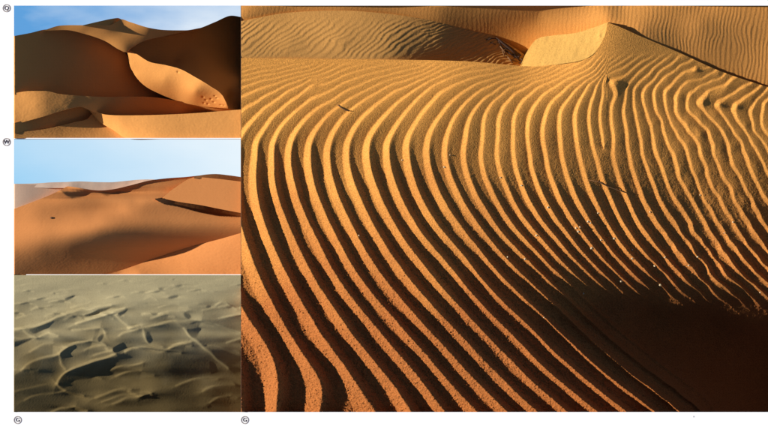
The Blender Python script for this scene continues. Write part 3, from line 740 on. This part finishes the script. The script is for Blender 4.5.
for k in range(16):              # middle crescents
    yy = 322 + 78 * r3.random(); sc = 0.8 + (yy - 320) / 90
    xx = 14 + 226 * r3.random(); L_ = (7 + 7 * r3.random()) * sc
    RIDGES.append(([(xx - L_, yy + 4 * sc), (xx - L_ * .4, yy), (xx + L_ * .3, yy - .5 * sc), (xx + L_, yy + r3.uniform(-3, 5) * sc)], 1.8 + 1.2 * r3.random(), 3.5 * sc, 9 * sc))
    if r3.random() < .2:
        FACETS.append([(xx - L_ * .25, yy + .6), (xx + L_ * .3, yy + .2), (xx + L_ * .75, yy + 1.2 * sc), (xx + L_ * .2, yy + 2.6 * sc)])
RIDGES = [(chaikin(p, False), a, b, c) for p, a, b, c in RIDGES]
FACETS = [chaikin(p, True, 2 if len(p) > 4 else 1) for p in FACETS]
def field_light(x, y):
    b = 0.39 - 0.09 * sstep(285, 345, y) - 0.11 * sstep(345, 400, y)
    far_f = sstep(276, 335, y)
    b = b + fbm(x, y * 1.7, 38, 71, 3) * 0.05 * far_f * 1.5 + fbm(x * 0.45, y * 2.4, 12, 75, 3) * 0.035
    xw = x + fbm(x, y, 18, 81, 2) * 2.0; y0_ = y; y = y + fbm(x, y, 16, 85, 2) * 1.2; x = xw
    for (cx, cy, rx, ry, a) in DOMES:
        b = b + a * np.exp(-((x - cx) / rx) ** 2 - ((y - cy) / ry) ** 2)
    for (cx, cy, rx, ry, a) in MOUNDS:
        b = b - 0.7 * a * (x - cx) / rx * np.exp(-((x - cx) / rx) ** 2 - ((y - cy) / ry) ** 2)
    for pts, H, wl, wb in RIDGES:
        r, sd = poly_dist(x, y, pts)
        k = 0.35 + 0.65 * far_f
        line = np.exp(-(r / (0.6 + 0.5 * far_f)) ** 2) * 0.115 * min(H, 4.5)
        glow = np.exp(-(r / (wl * 1.2)) ** 1.5) * 0.035 * H * (sd < 0)
        dim = np.exp(-(r / (wb * 0.6)) ** 1.5) * -0.028 * H * (sd > 0)
        b = b + (line + glow + dim) * k
    b = np.clip(b, 0.10, 0.85)
    for pts in FACETS:
        m = poly_mask(x, y, pts, 0.55)
        b = b * (1 - m) + 0.03 * m
    return np.clip(b, -0.05, 0.85)
MOUNDS = [(160, 376, 50, 20, .30), (34, 370, 20, 9, .36), (72, 334, 24, 7, .30), (150, 319, 28, 6, .26), (214, 354, 24, 9, .32), (105, 400, 24, 9, .30), (38, 402, 28, 10, .34), (88, 350, 18, 7, .34), (172, 337, 22, 6, .28), (206, 322, 24, 5, .26),
          (128, 311, 24, 5, .24), (50, 317, 28, 5, .26), (214, 388, 22, 12, .30), (40, 347, 18, 6, .30), (85, 375, 20, 8, .26), (120, 340, 18, 6, .26), (60, 300, 24, 3.5, .2), (120, 297, 26, 3.5, .2), (190, 303, 24, 3.5, .22), (30, 290, 24, 3, .16), (160, 288, 30, 3, .16), (215, 292, 24, 3, .16)]
DOMES = [(40, 385, 30, 14, -.07), (190, 372, 26, 18, -.10), (150, 375, 30, 14, -.03), (130, 362, 30, 8, .05), (30, 372, 14, 7, -.06), (80, 350, 14, 5, -.05), (160, 333, 20, 6, -.04), (215, 300, 30, 8, -.06),
         (170, 305, 18, 4, -.09), (200, 360, 16, 12, -.06), (70, 325, 20, 6, -.07), (20, 310, 30, 12, -.04), (60, 300, 30, 4, -.04), (215, 345, 20, 7, -.06), (110, 400, 20, 8, .04), (20, 405, 18, 10, -.06), (225, 395, 20, 16, -.06),
         (95, 290, 30, 5, .05), (40, 345, 16, 6, -.06), (205, 330, 18, 6, .05)]
FIELD = relief(8, 241, 274, 420, field_light, 0.03, 0.5)
FSH = max(0.0, float(FIELD(np.full(100, 240.0), np.linspace(276, 410, 100)).max()) - 0.0)
def field_height(x, y):
    tilt = np.clip((x - 14) / 227, 0, 1) * FSH
    return FIELD(x, y) - tilt + 1.2 + rng.normal(size=x.shape) * 0.02 + ripple(x, y * 1.8, 2.4, 0.5, 0.013, 1.2, 97) * sstep(285, 340, y)
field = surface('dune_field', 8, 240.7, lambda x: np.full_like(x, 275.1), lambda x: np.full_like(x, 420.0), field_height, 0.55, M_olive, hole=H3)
tag(field, 'hazy olive dune field seen from the air, crescent crests with dark hollows', 'dune field')

# ------------------------------------------------------------------ small things lying on the sand
def tube(name, pts, rad, m, parent=None, sides=6):
    """tapered bent stick through points given as photo pixel + height"""
    P = np.array([world_pts(np.float64(a), np.float64(b), np.float64(c)) for a, b, c in pts])
    v = []; f = []
    for i, p in enumerate(P):
        t = P[min(i + 1, len(P) - 1)] - P[max(i - 1, 0)]
        t /= np.linalg.norm(t)
        u = np.cross(t, (0.1, 0.2, 1)); u /= np.linalg.norm(u)
        w = np.cross(t, u)
        for k in range(sides):
            a = 2 * math.pi * k / sides
            v.append(p + (u * math.cos(a) + w * math.sin(a)) * rad[i] * PX)
    for i in range(len(P) - 1):
        for k in range(sides):
            f.append((i * sides + k, i * sides + (k + 1) % sides, (i + 1) * sides + (k + 1) % sides, (i + 1) * sides + k))
    f.append(tuple(range(sides - 1, -1, -1))); f.append(tuple((len(P) - 1) * sides + k for k in range(sides)))
    org = np.array(parent.matrix_world.translation) if parent is not None else P.mean(0)
    me = bpy.data.meshes.new(name); me.from_pydata([tuple(q - org) for q in v], [], f); me.update()
    for p_ in me.polygons: p_.use_smooth = True
    me.materials.append(m)
    o = bpy.data.objects.new(name, me)
    if parent is not None: o.parent = parent
    else: o.location = org
    col.objects.link(o)
    return o

def at(fn, x, y):
    return float(fn(np.array([[x]], float), np.array([[y]], float))[0, 0])
def fore_at(x, y):
    g = np.arange(-4, 5) * 0.7
    X, Y = np.meshgrid(x + g, y + g)
    return float(fore_height(X, Y)[3:6, 3:6].max())

random.seed(4)
br = empty('dead_branch', 508, 50, at(MID, 508, 50))
tag(br, 'tangle of charred dead branches beside the smooth yellow slip face', 'branch')
def mz(x, y, up): return (x, y, max(at(MID, x, y), at(FAR, x, y)) + up)
tube('branch', [mz(496, 37.5, 1), mz(503, 43, 2.5), mz(511, 49, 2.5), mz(519, 55.5, 2)], [0.5, 1.2, 1.6, 1.9], M_wood, br)
tube('branch', [mz(520.5, 54.5, 2.5), mz(518, 57, 2.5)], [1.6, 1.0], M_wood, br)
for (a, b, c, d, r) in ((486, 40, 497, 38.5, .6), (497, 38, 503, 48, .6), (500, 46, 507, 55, .8), (503, 48, 512, 50, .5), (505, 50, 516, 58, .8), (507, 56, 513, 63, .8), (512, 54, 520, 61, .8), (502, 50, 505, 57, .6),
                        (516, 57, 526, 62.5, .8), (519, 63, 528, 61, .6), (509, 60, 518, 62, .6), (514, 50, 514, 59, .5), (499, 43, 509, 46, .5), (520, 58, 523, 63, .6), (490, 42, 496, 45, .4)):
    mx_, my_ = (a + c) / 2 + random.uniform(-1, 1), (b + d) / 2 + random.uniform(-1, 1)
    tube('twig', [mz(a, b, .8), mz(mx_, my_, 1.8), mz(c, d, .9)], [r * .7, r, r * .6], M_wood if random.random() < .6 else M_stick, br)

def fz(x, y, up): return (x, y, fore_at(x, y) + up)
s1 = tube('stick', [fz(337, 104.5, .5), fz(341, 107.5, .7), fz(346, 110.5, .8), fz(352, 111, .5)], [.3, .55, .55, .3], M_stick)
tag(s1, 'short bent twig lying across pale ripples near the smooth far edge', 'twig')
s2 = tube('stick', [fz(589, 180, .6), fz(599, 182, .8), fz(608, 186.5, .8), fz(618, 190, .8), fz(627, 193, .6)], [.25, .5, .6, .6, .3], M_stick)
tag(s2, 'long thin dry twig lying across brown ripples above the shadow', 'twig')

# pebbles
import bmesh
PEB = []
for k in range(4):
    bm = bmesh.new()
    bmesh.ops.create_icosphere(bm, subdivisions=1, radius=1.0)
    for v in bm.verts:
        v.co *= random.uniform(0.75, 1.15)
        v.co.z *= 0.75
    me = bpy.data.meshes.new('pebble'); bm.to_mesh(me); bm.free(); me.materials.append(M_pebble)
    PEB.append(me)
spots = [(548, 207.5, 1.1), (576, 228, 1.0), (578, 231.5, 1.1), (580, 227, .8), (588, 221.5, 1.2), (590.5, 223, .9), (591.5, 248, 1.1), (536.5, 235.5, 1.0), (521.5, 185.5, .9), (500.5, 177.5, .8),
         (614, 238.5, 1.1), (598, 213, .8), (601, 240, .9), (632.5, 249.7, .8), (632, 258.5, 1.0), (654.5, 266, 1.1), (665, 257.5, .9), (697.5, 257, 1.1), (688.5, 265.5, .9), (591, 248.5, .8), (621, 281, 1.5),
         (583.5, 293.5, .9), (660, 285, 1.1), (525, 259, 1.0), (507.5, 257, .9), (544, 317.5, .7), (444, 167, .9), (450, 155, .6), (402, 160, .8), (359, 235.5, .8), (700, 195, .7), (650, 212, .8), (733, 222, .9), (724.5, 233, .8), (760, 292.5, .8)]
for i, (x, y, r) in enumerate(spots):
    o = bpy.data.objects.new('pebble', PEB[i % 4])
    z = fore_at(x, y) + r * 0.35
    o.location = world_pts(np.float64(x), np.float64(y), np.float64(z))
    o.scale = (r * PX * 1.1,) * 3
    o.rotation_euler = (0, 0, i * 1.3)
    col.objects.link(o)
    tag(o, 'tiny pale pebble lying on the ripples of the large orange dune', 'pebble', 'pebbles on the large rippled dune')
bm = bmesh.new(); bmesh.ops.create_icosphere(bm, subdivisions=2, radius=1.0)
for v in bm.verts: v.co *= random.uniform(0.8, 1.15); v.co.x *= 1.5
me = bpy.data.meshes.new('stone'); bm.to_mesh(me); bm.free(); me.materials.append(M_rock)
o = bpy.data.objects.new('stone', me)
o.location = world_pts(np.float64(51.5), np.float64(217.8), np.float64(at(red_height, 51.5, 217.8) + .3)); o.scale = (1.1 * PX,) * 3
col.objects.link(o); tag(o, 'small dark stone lying on the broad red-brown dune', 'stone')

# printed marks on the board
def glyph(ch, size):
    cu = bpy.data.curves.new('letter', 'FONT'); cu.body = ch; cu.size = size; cu.align_x = 'CENTER'; cu.align_y = 'CENTER'; cu.extrude = 0.0004; cu.offset = size * 0.012
    ob = bpy.data.objects.new('letter', cu); col.objects.link(ob)
    dg = bpy.context.evaluated_depsgraph_get()
    me = bpy.data.meshes.new_from_object(ob.evaluated_get(dg))
    bpy.data.objects.remove(ob)
    me.materials.clear(); me.materials.append(M_ink)
    return me
def ring_mesh(r0, r1, n=40):
    v = []; f = []
    for k in range(n):
        a = 2 * math.pi * k / n
        for r, z in ((r0, 0), (r1, 0), (r1, 0.0006), (r0, 0.0006)):
            v.append((r * math.cos(a), r * math.sin(a), z))
    for k in range(n):
        a, b = k * 4, ((k + 1) % n) * 4
        for q in range(4): f.append((a + q, b + q, b + (q + 1) % 4, a + (q + 1) % 4))
    me = bpy.data.meshes.new('ring'); me.from_pydata(v, [], f); me.update(); me.materials.append(M_ring)
    return me
RING = ring_mesh(3.15 * PX, 3.95 * PX)
for ch, x, y, lab in (('Q', 6.5, 8.2, 'small circled letter Q printed beside the picture of dark and golden dunes'),
                      ('W', 6.5, 142.0, 'small circled letter W printed beside the picture of the red-brown dune'),
                      ('G', 17.6, 420.0, 'small circled letter G printed below the olive dune field'),
                      ('G', 244.8, 420.0, 'small circled letter G printed below the large rippled dune')):
    e = empty('printed_mark', x, y, 0.12)
    tag(e, lab, 'mark')
    a = bpy.data.objects.new('ring', RING); a.parent = e; col.objects.link(a)
    b = bpy.data.objects.new('letter', glyph(ch, 5.6 * PX)); b.parent = e; b.location = (0, 0, 0.0004); col.objects.link(b)
me = boxes('speck', [(692.9, 415.9, 694.3, 417.3, 0.05, 0.15)], plain('pale_grey_ink', (0.5, 0.5, 0.5)))
o = bpy.data.objects.new('ink_speck', me); col.objects.link(o)
tag(o, 'tiny grey speck on the white margin below the black shadow', 'speck')
